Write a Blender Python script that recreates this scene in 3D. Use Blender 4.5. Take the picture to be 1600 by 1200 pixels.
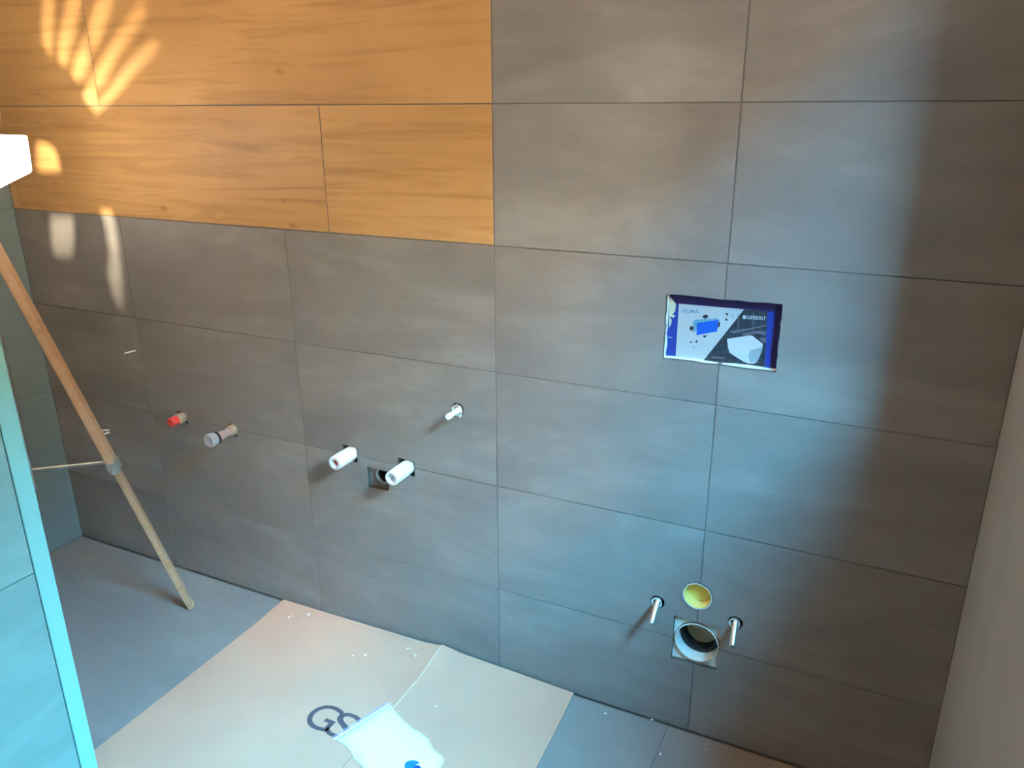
import bpy, bmesh, math, random
from mathutils import Vector, Matrix, geometry
random.seed(7)
S = bpy.context.scene
C = S.collection
for o in list(bpy.data.objects):
    bpy.data.objects.remove(o)

# ------------------------------------------------------------------ camera
FPX = 1245.36
RC = ((0.90012104, 0.43560244, -0.00571206), (0.14000027, -0.30166065, -0.94308047), (-0.41253126, 0.84808689, -0.33251555))
CAM = Vector((0.82783413, -1.61249633, 0.30596312))
right, down, fwd = Vector(RC[0]), Vector(RC[1]), Vector(RC[2])
cd = bpy.data.cameras.new('camera')
cam = bpy.data.objects.new('camera', cd)
C.objects.link(cam)
mw = Matrix((right, -down, -fwd)).transposed().to_4x4()
mw.translation = CAM
cam.matrix_world = mw
cd.sensor_width = 36.0
cd.lens = FPX * 36.0 / 1600.0
cd.clip_start = 0.01
S.camera = cam

def ray(px, py):
    return right * ((px - 800) / FPX) + down * ((py - 600) / FPX) + fwd
def on(px, py, axis=1, v=0.0):
    d = ray(px, py)
    return CAM + d * ((v - CAM[axis]) / d[axis])
def wallp(px, py, y=0.0):            # a measured point of the back wall plane -> (x, z)
    p = on(px, py, 1, y)
    return (p.x, p.z)

# ------------------------------------------------------------------ colour management, sky, lights
S.view_settings.view_transform = 'Standard'
S.view_settings.look = 'None'
S.view_settings.gamma = 1.0
S.view_settings.use_curve_mapping = False
S.view_settings.exposure = 4.0
LIGHT = 1 / 16.0                 # all lamps and the sky share this unit; the exposure makes up for it

SKY = (0.13, 0.60, 1.0)
SKY_STRENGTH = 222.0
w = bpy.data.worlds.new('sky')
S.world = w
w.use_nodes = True
nt = w.node_tree
nt.nodes.clear()
tc = nt.nodes.new('ShaderNodeTexCoord')
sp = nt.nodes.new('ShaderNodeSeparateXYZ')
mr = nt.nodes.new('ShaderNodeMapRange')
mr.inputs['From Min'].default_value = -0.03
mr.inputs['From Max'].default_value = 0.06
mx = nt.nodes.new('ShaderNodeMix')
mx.data_type = 'RGBA'
mx.inputs[6].default_value = (0.045, 0.07, 0.075, 1)
mx.inputs[7].default_value = (*SKY, 1)
bg = nt.nodes.new('ShaderNodeBackground')
bg.inputs['Strength'].default_value = SKY_STRENGTH * LIGHT
wo = nt.nodes.new('ShaderNodeOutputWorld')
nt.links.new(tc.outputs['Generated'], sp.inputs[0])
nt.links.new(sp.outputs['Z'], mr.inputs['Value'])
nt.links.new(mr.outputs[0], mx.inputs[0])
nt.links.new(mx.outputs[2], bg.inputs['Color'])
nt.links.new(bg.outputs[0], wo.inputs['Surface'])

ZF, ZC = -1.171, 1.75          # floor, ceiling (0 is the joint under the wood-look tiles)
XL, XR, YF = -1.698, 1.045, -2.7
WY0, WY1, WZ0, WZ1, WD = -1.29, -0.44, -0.02, 1.06, 0.36   # window in the right wall

def light(name, kind, loc, energy, color, **kw):
    d = bpy.data.lights.new(name, kind)
    d.energy = energy * LIGHT
    d.color = color
    for k, v in kw.items():
        if k != 'look':
            setattr(d, k, v)
    o = bpy.data.objects.new(name, d)
    C.objects.link(o)
    o.location = loc
    if 'look' in kw:
        o.rotation_euler = (Vector(kw['look']) - Vector(loc)).to_track_quat('-Z', 'Y').to_euler()
    return o
pt = light('window_portal', 'AREA', (XR + WD, (WY0 + WY1) / 2, (WZ0 + WZ1) / 2), 1, (1, 1, 1), shape='RECTANGLE', size=WZ1 - WZ0, size_y=WY1 - WY0, look=(0, (WY0 + WY1) / 2, (WZ0 + WZ1) / 2))
pt.data.cycles.is_portal = True
# the tripod work lamp throws its beam up at the ceiling: warm light comes back down from there
UP = Vector((-1.22, -0.42, 0.245))
light('work_lamp_light', 'AREA', UP, 92, (1.0, 0.76, 0.58), shape='DISK', size=0.14, spread=math.radians(95), look=UP + Vector((0.55, -0.55, 1)))

# sun from behind the house: it never enters the window, it lights the added white block outside
sun = light('sun', 'SUN', (0, 0, 6), 1350, (1.0, 0.79, 0.50), angle=math.radians(0.5))
sun.rotation_euler = Vector((0.75, -0.15, -0.62)).to_track_quat('-Z', 'Y').to_euler()

# ------------------------------------------------------------------ materials
def new_mat(name):
    m = bpy.data.materials.new(name)
    m.use_nodes = True
    n = m.node_tree
    return m, n, n.nodes['Principled BSDF']
def plain(name, col, rough=0.5, metal=0.0, var=0.0, scale=30, trans=0.0, emis=None, alpha=None, bump=0.0, ior=1.45):
    m, n, b = new_mat(name)
    b.inputs['Base Color'].default_value = (*col, 1)
    b.inputs['Roughness'].default_value = rough
    b.inputs['Metallic'].default_value = metal
    b.inputs['IOR'].default_value = ior
    if trans:
        b.inputs['Transmission Weight'].default_value = trans
    if emis:
        b.inputs['Emission Color'].default_value = (*emis[0], 1)
        b.inputs['Emission Strength'].default_value = emis[1] * LIGHT
    if alpha is not None:
        b.inputs['Alpha'].default_value = alpha
    if var or bump:
        t = n.nodes.new('ShaderNodeTexCoord')
        no = n.nodes.new('ShaderNodeTexNoise')
        no.inputs['Scale'].default_value = scale
        no.inputs['Detail'].default_value = 5
        n.links.new(t.outputs['Object'], no.inputs['Vector'])
        if var:
            r = n.nodes.new('ShaderNodeValToRGB')
            r.color_ramp.elements[0].position = 0.3
            r.color_ramp.elements[1].position = 0.7
            r.color_ramp.elements[0].color = tuple(c * (1 - var) for c in col) + (1,)
            r.color_ramp.elements[1].color = tuple(min(1, c * (1 + var)) for c in col) + (1,)
            n.links.new(no.outputs['Fac'], r.inputs[0])
            n.links.new(r.outputs[0], b.inputs['Base Color'])
        if bump:
            bp = n.nodes.new('ShaderNodeBump')
            bp.inputs['Strength'].default_value = bump
            bp.inputs['Distance'].default_value = 0.002
            n.links.new(no.outputs['Fac'], bp.inputs['Height'])
            n.links.new(bp.outputs[0], b.inputs['Normal'])
    return m

def stone(name, dark, mid, light_, rough, axis, seed=0.0):
    """grey stone-look tile: diagonal soft veins; axis picks the plane (wall xz, side yz, floor xy)"""
    m, n, b = new_mat(name)
    N, L = n.nodes.new, n.links.new
    t = N('ShaderNodeTexCoord')
    info = N('ShaderNodeObjectInfo')
    off = N('ShaderNodeVectorMath'); off.operation = 'SCALE'
    comb = N('ShaderNodeCombineXYZ')
    L(info.outputs['Random'], comb.inputs[0]); L(info.outputs['Random'], comb.inputs[1]); L(info.outputs['Random'], comb.inputs[2])
    L(comb.outputs[0], off.inputs[0]); off.inputs['Scale'].default_value = 17.0
    add = N('ShaderNodeVectorMath'); add.operation = 'ADD'
    L(t.outputs['Object'], add.inputs[0]); L(off.outputs[0], add.inputs[1])
    mp = N('ShaderNodeMapping')
    # stretch along a diagonal running down to the right
    if axis == 'wall':
        mp.inputs['Rotation'].default_value = (0, math.radians(-32), 0); mp.inputs['Scale'].default_value = (2.0, 1, 7.0)
    elif axis == 'side':
        mp.inputs['Rotation'].default_value = (math.radians(-12), 0, 0); mp.inputs['Scale'].default_value = (1, 2.5, 9.0)
    else:
        mp.inputs['Rotation'].default_value = (0, 0, math.radians(25)); mp.inputs['Scale'].default_value = (2.0, 6.0, 1)
    L(add.outputs[0], mp.inputs[0])
    n1 = N('ShaderNodeTexNoise'); n1.inputs['Scale'].default_value = 1.0; n1.inputs['Detail'].default_value = 7; n1.inputs['Roughness'].default_value = 0.62
    n1.inputs['Distortion'].default_value = 0.6
    L(mp.outputs[0], n1.inputs['Vector'])
    n2 = N('ShaderNodeTexNoise'); n2.inputs['Scale'].default_value = 4.0; n2.inputs['Detail'].default_value = 8
    L(add.outputs[0], n2.inputs['Vector'])
    mixf = N('ShaderNodeMath'); mixf.operation = 'MULTIPLY_ADD'
    L(n1.outputs['Fac'], mixf.inputs[0]); mixf.inputs[1].default_value = 0.65
    s2 = N('ShaderNodeMath'); s2.operation = 'MULTIPLY'; L(n2.outputs['Fac'], s2.inputs[0]); s2.inputs[1].default_value = 0.35
    L(s2.outputs[0], mixf.inputs[2])
    r = N('ShaderNodeValToRGB')
    e = r.color_ramp.elements
    e[0].position = 0.32; e[0].color = (*dark, 1)
    e[1].position = 0.72; e[1].color = (*light_, 1)
    k = e.new(0.52); k.color = (*mid, 1)
    L(mixf.outputs[0], r.inputs[0])
    L(r.outputs[0], b.inputs['Base Color'])
    b.inputs['Roughness'].default_value = rough
    b.inputs['Specular IOR Level'].default_value = 0.4
    bp = N('ShaderNodeBump'); bp.inputs['Strength'].default_value = 0.12; bp.inputs['Distance'].default_value = 0.003
    L(mixf.outputs[0], bp.inputs['Height']); L(bp.outputs[0], b.inputs['Normal'])
    return m

M = {}
M['tile'] = stone('grey_stone_tile', (0.195, 0.181, 0.171), (0.245, 0.228, 0.216), (0.35, 0.327, 0.31), 0.5, 'wall')
M['tile_side'] = stone('green_grey_stone_tile', (0.17, 0.29, 0.265), (0.205, 0.35, 0.32), (0.26, 0.43, 0.39), 0.5, 'side')
M['tile_floor'] = stone('grey_stone_floor_tile', (0.21, 0.20, 0.19), (0.245, 0.23, 0.22), (0.30, 0.285, 0.27), 0.42, 'floor')
M['wall_green'] = stone('grey_green_wall_tile', (0.19, 0.245, 0.24), (0.205, 0.26, 0.255), (0.23, 0.285, 0.28), 0.5, 'side')
M['green_grout'] = plain('grey_green_grout', (0.19, 0.24, 0.235), 0.9)
M['grout'] = plain('grey_grout', (0.17, 0.158, 0.148), 0.9)
M['adhesive'] = plain('cement_adhesive', (0.20, 0.19, 0.18), 0.95, var=0.3)
M['plaster'] = plain('grey_beige_plaster', (0.40, 0.365, 0.325), 0.9, var=0.06, scale=6, bump=0.15)
M['bounce_white'] = plain('white_bounce_block', (0.62, 0.58, 0.52), 0.9, var=0.03, scale=8)  # for the added block outside that bounces sun into the window

M['bounce_dark'] = plain('dark_bounce_cut', (0.05, 0.04, 0.03), 0.7)  # near black, to cut bounce off the window reveal
M['blocker_dark'] = plain('dark_sky_blocker', (0.016, 0.013, 0.011), 0.9, var=0.2, scale=3)  # for the added blocks that hide the low sky
M['ceiling'] = plain('raw_beige_ceiling', (0.45, 0.36, 0.27), 0.9, var=0.03, scale=8)

def wood(name, base, darkc, scale_long, knots=True, along=0):
    m, n, b = new_mat(name)
    N, L = n.nodes.new, n.links.new
    t = N('ShaderNodeTexCoord'); info = N('ShaderNodeObjectInfo')
    comb = N('ShaderNodeCombineXYZ')
    mul = N('ShaderNodeMath'); mul.operation = 'MULTIPLY'; mul.inputs[1].default_value = 23.0
    L(info.outputs['Random'], mul.inputs[0])
    for i in range(3): L(mul.outputs[0], comb.inputs[i])
    add = N('ShaderNodeVectorMath'); add.operation = 'ADD'
    L(t.outputs['Object'], add.inputs[0]); L(comb.outputs[0], add.inputs[1])
    mp = N('ShaderNodeMapping')
    sc = [26.0, 26.0, 26.0]; sc[along] = scale_long
    mp.inputs['Scale'].default_value = sc
    L(add.outputs[0], mp.inputs[0])
    n1 = N('ShaderNodeTexNoise'); n1.inputs['Scale'].default_value = 1.0; n1.inputs['Detail'].default_value = 8; n1.inputs['Roughness'].default_value = 0.6
    n1.inputs['Distortion'].default_value = 1.2
    L(mp.outputs[0], n1.inputs['Vector'])
    r = N('ShaderNodeValToRGB'); e = r.color_ramp.elements
    e[0].position = 0.30; e[0].color = (*darkc, 1)
    e[1].position = 0.52; e[1].color = (*base, 1)
    L(n1.outputs['Fac'], r.inputs[0])
    out = r.outputs[0]
    # broad tone
    n3 = N('ShaderNodeTexNoise'); n3.inputs['Scale'].default_value = 2.2; n3.inputs['Detail'].default_value = 3
    L(add.outputs[0], n3.inputs['Vector'])
    mm = N('ShaderNodeMix'); mm.data_type = 'RGBA'; mm.blend_type = 'MULTIPLY'
    r3 = N('ShaderNodeValToRGB'); r3.color_ramp.elements[0].position = 0.35; r3.color_ramp.elements[0].color = (0.84, 0.80, 0.76, 1); r3.color_ramp.elements[1].position = 0.62
    L(n3.outputs['Fac'], r3.inputs[0]); mm.inputs[0].default_value = 1.0
    L(out, mm.inputs[6]); L(r3.outputs[0], mm.inputs[7]); out = mm.outputs[2]
    if knots:
        mk = N('ShaderNodeMapping'); mk.inputs['Scale'].default_value = (5.2, 1.0, 9.0)
        L(add.outputs[0], mk.inputs[0])
        vo = N('ShaderNodeTexVoronoi'); vo.inputs['Scale'].default_value = 1.0
        L(mk.outputs[0], vo.inputs['Vector'])
        rk = N('ShaderNodeValToRGB'); rk.color_ramp.elements[0].position = 0.02; rk.color_ramp.elements[0].color = (0.42, 0.34, 0.28, 1); rk.color_ramp.elements[1].position = 0.10
        L(vo.outputs['Distance'], rk.inputs[0])
        m2 = N('ShaderNodeMix'); m2.data_type = 'RGBA'; m2.blend_type = 'MULTIPLY'; m2.inputs[0].default_value = 0.75
        L(out, m2.inputs[6]); L(rk.outputs[0], m2.inputs[7]); out = m2.outputs[2]
    L(out, b.inputs['Base Color'])
    b.inputs['Roughness'].default_value = 0.5
    bp = N('ShaderNodeBump'); bp.inputs['Strength'].default_value = 0.1; bp.inputs['Distance'].default_value = 0.002
    L(n1.outputs['Fac'], bp.inputs['Height']); L(bp.outputs[0], b.inputs['Normal'])
    return m
M['wood'] = wood('oak_look_tile', (0.60, 0.345, 0.135), (0.43, 0.235, 0.085), 1.6)
M['pine'] = wood('pine_leg_wood', (0.60, 0.385, 0.235), (0.50, 0.31, 0.18), 26.0, knots=False, along=2)
M['steel'] = plain('galvanised_steel', (0.62, 0.64, 0.62), 0.35, 0.9, var=0.12, scale=60)
M['clamp'] = plain('zinc_clamp', (0.30, 0.31, 0.28), 0.5, 0.2)
M['chrome'] = plain('bright_chrome', (0.85, 0.85, 0.86), 0.12, 1.0)
M['white_plastic'] = plain('white_plastic', (0.82, 0.82, 0.81), 0.35)
M['black'] = plain('black_rubber', (0.012, 0.013, 0.014), 0.5)
M['dark'] = plain('dark_void', (0.03, 0.032, 0.035), 0.9)
M['red'] = plain('red_plastic', (0.72, 0.06, 0.05), 0.35)
M['tan'] = plain('tan_thread_tape', (0.42, 0.34, 0.25), 0.6)
M['pink'] = plain('pinkish_clear_plastic', (0.72, 0.50, 0.48), 0.2, trans=0.35)
M['cleargrey'] = plain('grey_translucent_plastic', (0.46, 0.43, 0.42), 0.25, trans=0.15)
M['yellow'] = plain('yellow_plastic', (0.92, 0.66, 0.19), 0.4)
M['greycap'] = plain('grey_green_cap', (0.58, 0.56, 0.38), 0.5)
M['pipe_white'] = plain('pale_pipe_plastic', (0.80, 0.80, 0.76), 0.35)
M['pipe_grey'] = plain('grey_pipe_plastic', (0.30, 0.31, 0.31), 0.45)
M['blue'] = plain('blue_moulded_plastic', (0.02, 0.045, 0.30), 0.4)
M['navy'] = plain('navy_print', (0.03, 0.022, 0.14), 0.4)
M['label_white'] = plain('label_white', (0.46, 0.50, 0.52), 0.45)
M['label_black'] = plain('label_black', (0.028, 0.04, 0.055), 0.4, var=0.5, scale=90)
M['label_streak'] = plain('label_grey_streak', (0.13, 0.13, 0.17), 0.4)
M['print_black'] = plain('print_black', (0.025, 0.022, 0.04), 0.5)
M['print_blue'] = plain('print_blue', (0.01, 0.10, 0.55), 0.4)
M['print_cyan'] = plain('print_light_blue', (0.13, 0.30, 0.42), 0.4)
M['print_steel'] = plain('print_steel_blue', (0.14, 0.26, 0.46), 0.4)
M['print_grey'] = plain('print_pale_grey', (0.28, 0.36, 0.40), 0.4)
M['print_white'] = plain('print_white', (0.52, 0.55, 0.60), 0.4)
M['torn'] = plain('torn_pale_tape', (0.62, 0.62, 0.46), 0.7)
M['plasterboard'] = plain('plasterboard_edge', (0.80, 0.80, 0.72), 0.85, var=0.12, scale=80)
M['cardboard'] = plain('brown_cardboard', (0.555, 0.315, 0.22), 0.8, var=0.05, scale=5)
M['card_edge'] = plain('cardboard_edge', (0.66, 0.53, 0.40), 0.85)
M['ink'] = plain('grey_ink', (0.095, 0.07, 0.085), 0.7)
M['bag_white'] = plain('white_bag_film', (0.90, 0.92, 0.92), 0.3)
M['bag_clear'] = plain('clear_bag_seal', (0.66, 0.62, 0.78), 0.2, alpha=0.28)
M['logo_blue'] = plain('logo_blue', (0.01, 0.19, 0.55), 0.4)
M['logo_dark'] = plain('logo_dark_blue', (0.01, 0.06, 0.28), 0.4)
M['crumb'] = plain('plaster_crumb', (0.85, 0.84, 0.80), 0.9)
M['trim'] = plain('tile_edge_strip', (0.24, 0.54, 0.49), 0.40)
M['lamp_glass'] = plain('lit_lamp_glass', (0.9, 0.9, 0.9), 0.3, emis=((1.0, 0.93, 0.90), 9.0))
M['gobo_pale'] = plain('pale_gobo', (0.75, 0.72, 0.66), 0.4)

# ------------------------------------------------------------------ mesh helpers
def finish(name, bm, mat, parent=None, smooth=False, origin=None, kind=None):
    """link a bmesh given in world coordinates as one object; origin at parent / given / base"""
    bmesh.ops.recalc_face_normals(bm, faces=bm.faces)
    if smooth:
        for f in bm.faces: f.smooth = True
    me = bpy.data.meshes.new(name)
    if parent is not None and origin is None:
        off = Vector(parent['wl'])
    elif origin is not None:
        off = Vector(origin)
    else:
        xs = [v.co for v in bm.verts]
        off = Vector(((min(v.x for v in xs) + max(v.x for v in xs)) / 2, (min(v.y for v in xs) + max(v.y for v in xs)) / 2, min(v.z for v in xs)))
    for v in bm.verts: v.co -= off
    bm.to_mesh(me)
    bm.free()
    me.materials.append(M[mat] if isinstance(mat, str) else mat)
    if smooth:
        try: me.set_sharp_from_angle(angle=math.radians(40))
        except Exception: pass
    o = bpy.data.objects.new(name, me)
    C.objects.link(o)
    o['wl'] = tuple(off)
    if parent is not None:
        o.parent = parent
        o.location = off - Vector(parent['wl'])
    else:
        o.location = off
    if kind: o['kind'] = kind
    return o
def thing(name, label, cat, loc, group=None):
    o = bpy.data.objects.new(name, None)
    o.empty_display_size = 0.05
    C.objects.link(o)
    o.location = loc
    o['wl'] = tuple(loc)
    o['label'] = label
    o['category'] = cat
    if group: o['group'] = group
    return o
def tag(o, label, cat, group=None):
    o['label'] = label; o['category'] = cat
    if group: o['group'] = group
    return o
def struct(name, loc=(0, 0, 0)):
    o = bpy.data.objects.new(name, None)
    o.empty_display_size = 0.05
    C.objects.link(o); o.location = loc; o['wl'] = tuple(loc); o['kind'] = 'structure'
    return o

def box(bm, x0, x1, y0, y1, z0, z1, bev=0.0):
    vs = [bm.verts.new((x, y, z)) for x in (x0, x1) for y in (y0, y1) for z in (z0, z1)]
    fs = [bm.faces.new([vs[i] for i in q]) for q in ((0, 1, 3, 2), (4, 6, 7, 5), (0, 4, 5, 1), (2, 3, 7, 6), (0, 2, 6, 4), (1, 5, 7, 3))]
    if bev:
        es = {e for f in fs for e in f.edges}
        bmesh.ops.bevel(bm, geom=list(es), offset=bev, segments=1, affect='EDGES')
def tile_bm(u0, u1, v0, v1, front, back, to3, ch=0.0008):
    """a tile: front face chamfered; to3(u, v, d) maps to the world"""
    bm = bmesh.new()
    a = [bm.verts.new(to3(u, v, back)) for u, v in ((u0, v0), (u1, v0), (u1, v1), (u0, v1))]
    m = [bm.verts.new(to3(u, v, front + (ch if back > front else -ch))) for u, v in ((u0, v0), (u1, v0), (u1, v1), (u0, v1))]
    f = [bm.verts.new(to3(u, v, front)) for u, v in ((u0 + ch, v0 + ch), (u1 - ch, v0 + ch), (u1 - ch, v1 - ch), (u0 + ch, v1 - ch))]
    bm.faces.new(a)
    bm.faces.new(f)
    for i in range(4):
        j = (i + 1) % 4
        bm.faces.new((a[i], a[j], m[j], m[i])); bm.faces.new((m[i], m[j], f[j], f[i]))
    return bm
def pip(p, lp):
    r = False
    for i, a in enumerate(lp):
        b = lp[(i + 1) % len(lp)]
        if (a[1] > p[1]) != (b[1] > p[1]) and p[0] < (b[0] - a[0]) * (p[1] - a[1]) / (b[1] - a[1]) + a[0]: r = not r
    return r
def prism(loops, d0, d1, to3, bm=None):
    """extrude a 2D outline with holes between depths d0 and d1. loops[0] outer, rest holes"""
    bm = bm or bmesh.new()
    pts, edges = [], []
    for lp in loops:
        s = len(pts)
        pts += [Vector((p[0], p[1])) for p in lp]
        edges += [(s + i, s + (i + 1) % len(lp)) for i in range(len(lp))]
    vs, es, fs, _, _, _ = geometry.delaunay_2d_cdt(pts, edges, [], 0, 1e-7)
    def keepf(f):
        c = (sum(vs[i].x for i in f) / 3, sum(vs[i].y for i in f) / 3)
        return pip(c, loops[0]) and not any(pip(c, h) for h in loops[1:])
    fs = [f for f in fs if keepf(f)]
    A = [bm.verts.new(to3(p.x, p.y, d0)) for p in vs]
    Bv = [bm.verts.new(to3(p.x, p.y, d1)) for p in vs]
    cnt = {}
    for f in fs:
        bm.faces.new([A[i] for i in f]); bm.faces.new([Bv[i] for i in f][::-1])
        for i in range(len(f)):
            k = tuple(sorted((f[i], f[(i + 1) % len(f)]))); cnt[k] = cnt.get(k, 0) + 1
    for (i, j), c in cnt.items():
        if c == 1:
            bm.faces.new((A[i], A[j], Bv[j], Bv[i]))
    lone = [v for v in bm.verts if not v.link_faces]
    for v in lone: bm.verts.remove(v)
    return bm
def circle(cx, cz, r, n=28, ph=0.0):
    return [(cx + r * math.cos(2 * math.pi * i / n + ph), cz + r * math.sin(2 * math.pi * i / n + ph)) for i in range(n)]
def lathe(bm, base, axis, prof, n=28, closed=False):
    """revolve (distance along axis, radius) around an axis from base"""
    base, axis = Vector(base), Vector(axis).normalized()
    u = axis.orthogonal().normalized(); v = axis.cross(u)
    rings = []
    for d, r in prof:
        c = base + axis * d
        if r < 1e-6:
            rings.append([bm.verts.new(c)])
        else:
            rings.append([bm.verts.new(c + (u * math.cos(2 * math.pi * i / n) + v * math.sin(2 * math.pi * i / n)) * r) for i in range(n)])
    for a, b in zip(rings, rings[1:] + ([rings[0]] if closed else [])):
        for i in range(n):
            j = (i + 1) % n
            if len(a) == 1 and len(b) == 1: continue
            if len(a) == 1: bm.faces.new((a[0], b[i], b[j]))
            elif len(b) == 1: bm.faces.new((a[i], a[j], b[0]))
            else: bm.faces.new((a[i], a[j], b[j], b[i]))
    return bm
def rod(bm, p, q, r, n=12):
    p, q = Vector(p), Vector(q); L = (q - p).length
    return lathe(bm, p, q - p, [(0, 0), (0, r), (L, r), (L, 0)], n)
def beam(bm, p, q, wx, wy, side=Vector((1, -1, 0)), bev=0.002, w2=None):
    p, q = Vector(p), Vector(q)
    ax = (q - p).normalized(); s = (side - ax * side.dot(ax)).normalized(); t = ax.cross(s)
    w2 = w2 or wx
    vs = []
    for c, ww in ((p, wx), (q, w2)):
        for a, b in ((-1, -1), (1, -1), (1, 1), (-1, 1)):
            vs.append(bm.verts.new(c + s * (a * ww / 2) + t * (b * wy / 2)))
    fs = [bm.faces.new([vs[i] for i in qd]) for qd in ((3, 2, 1, 0), (4, 5, 6, 7), (0, 1, 5, 4), (1, 2, 6, 5), (2, 3, 7, 6), (3, 0, 4, 7))]
    if bev:
        bmesh.ops.bevel(bm, geom=list({e for f in fs for e in f.edges}), offset=bev, segments=2, affect='EDGES')
    return bm
def text_bm(s, to3, width=None, height=None, origin=(0, 0), depth=0.0002, rot=0.0, bold=0.0):
    """flat lettering: built-in font outlines mapped to a surface with to3(u, v, d)"""
    cu = bpy.data.curves.new('lettering', 'FONT')
    cu.body = s
    cu.offset = bold
    cu.resolution_u = 6
    ob = bpy.data.objects.new('lettering', cu)
    C.objects.link(ob)
    bpy.context.view_layer.update()
    me = bpy.data.meshes.new_from_object(ob.evaluated_get(bpy.context.evaluated_depsgraph_get()))
    bpy.data.objects.remove(ob)
    bpy.data.curves.remove(cu)
    xs = [v.co.x for v in me.vertices]; ys = [v.co.y for v in me.vertices]
    x0, y0 = min(xs), min(ys)
    sx = (width / (max(xs) - x0)) if width else None
    sy = (height / (max(ys) - y0)) if height else None
    sx = sx or sy; sy = sy or sx
    bm = bmesh.new(); bm.from_mesh(me); bpy.data.meshes.remove(me)
    cr, sr = math.cos(rot), math.sin(rot)
    for v in bm.verts:
        a, b = (v.co.x - x0) * sx, (v.co.y - y0) * sy
        v.co = to3(origin[0] + a * cr - b * sr, origin[1] + a * sr + b * cr, depth)
    return bm

back3 = lambda u, v, d: (u, d, v)              # back wall: u = x, v = z, d = y (0 is the tile face, + into the wall)
left3 = lambda u, v, d: (XL - d, u, v)
right3 = lambda u, v, d: (XR + d, u, v)
floor3 = lambda u, v, d: (u, v, ZF - d)

# ------------------------------------------------------------------ back wall
G = 0.0026
CIST = [wallp(*q) for q in ((1037, 563), (1213, 580.5), (1223, 474), (1041, 460.5))]
CIST = [(0.404, -0.216), (0.4041, -0.0735), (0.638, -0.0715), (0.6395, -0.2135)][::-1]
rag = random.Random(3)
def ragged(loop, n=9, amp=0.0012):
    out = []
    for i, a in enumerate(loop):
        b = loop[(i + 1) % len(loop)]
        for k in range(n):
            t = k / n
            j = amp if k else 0
            out.append((a[0] + (b[0] - a[0]) * t + rag.uniform(-j, j), a[1] + (b[1] - a[1]) * t + rag.uniform(-j, j)))
    return out
H_CIST = ragged(CIST, 8, 0.0013)
H_TOIL = ragged([(0.469, -0.972), (0.58, -0.969), (0.578, -0.850), (0.469, -0.848)], 5, 0.0012)
H_DRAIN = ragged([(-0.400, -0.695), (-0.333, -0.693), (-0.332, -0.634), (-0.400, -0.632)], 4, 0.0008)
YEL = (0.520, -0.779); YEL_R = 0.0345
H_YEL = circle(*YEL, YEL_R + 0.0012, 36)
B1 = (0.4275, -0.8225); B2 = (0.611, -0.812 - 0.012)
H_B1 = circle(*B1, 0.0170, 20); H_B2 = circle(*B2, 0.0170, 20)
P1 = (-0.452, -0.603); P2 = (-0.268, -0.608)
H_P1 = ragged([(P1[0] - .027, P1[1] - .020), (P1[0] + .021, P1[1] - .024), (P1[0] + .023, P1[1] + .021), (P1[0] - .027, P1[1] + .023)], 3, 0.001)
H_P2 = ragged([(P2[0] - .029, P2[1] - .020), (P2[0] + .022, P2[1] - .024), (P2[0] + .024, P2[1] + .021), (P2[0] - .030, P2[1] + .024)], 3, 0.001)
CT = (-0.1075, -0.4165)
H_CT = circle(*CT, 0.0180, 24)
P3 = (-1.085, -0.602); P4 = (-0.885, -0.613)
H_P3 = ragged([(P3[0] - .024, P3[1] - .017), (P3[0] + .019, P3[1] - .021), (P3[0] + .018, P3[1] + .016), (P3[0] - .026, P3[1] + .018)], 3, 0.001)
H_P4 = circle(P4[0], P4[1] + 0.003, 0.021, 18)
SC = (-1.2525, -0.4075)
H_SC = circle(*SC, 0.0055, 14)
HOLES = [H_CIST, H_TOIL, H_DRAIN, H_YEL, H_B1, H_B2, H_P1, H_P2, H_CT, H_P3, H_P4, H_SC]
def bbox(lp):
    return min(p[0] for p in lp), max(p[0] for p in lp), min(p[1] for p in lp), max(p[1] for p in lp)
def cut_tile(u0, u1, v0, v1, holes, d0, d1, to3):
    """rectangle minus any holes (also ones crossing its border), extruded"""
    loops = [[(u0, v0), (u1, v0), (u1, v1), (u0, v1)]]
    used = []
    for h in holes:
        a, b, c, d = bbox(h)
        if b < u0 or a > u1 or d < v0 or c > v1: continue
        used.append(h)
    pts, edges = [], []
    for lp in loops + used:
        s = len(pts)
        pts += [Vector((p[0], p[1])) for p in lp]
        edges += [(s + i, s + (i + 1) % len(lp)) for i in range(len(lp))]
    vs, es, fs, _, _, _ = geometry.delaunay_2d_cdt(pts, edges, [], 0, 1e-6)
    keep = []
    for f in fs:
        cx = sum(vs[i].x for i in f) / 3; cy = sum(vs[i].y for i in f) / 3
        if not (u0 < cx < u1 and v0 < cy < v1): continue
        if any(pip((cx, cy), h) for h in used): continue
        keep.append(f)
    bm = bmesh.new()
    A = [bm.verts.new(to3(p.x, p.y, d0)) for p in vs]
    Bv = [bm.verts.new(to3(p.x, p.y, d1)) for p in vs]
    cnt = {}
    for f in keep:
        bm.faces.new([A[i] for i in f]); bm.faces.new([Bv[i] for i in f][::-1])
        for i in range(3):
            k = tuple(sorted((f[i], f[(i + 1) % 3]))); cnt[k] = cnt.get(k, 0) + 1
    for (i, j), c in cnt.items():
        if c == 1: bm.faces.new((A[i], A[j], Bv[j], Bv[i]))
    for v in [v for v in bm.verts if not v.link_faces]: bm.verts.remove(v)
    return bm

wall_back = struct('wall_back')
FULL = (XL - 0.2, XR + 0.5, ZF - 0.05, ZC + 0.05)
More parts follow.
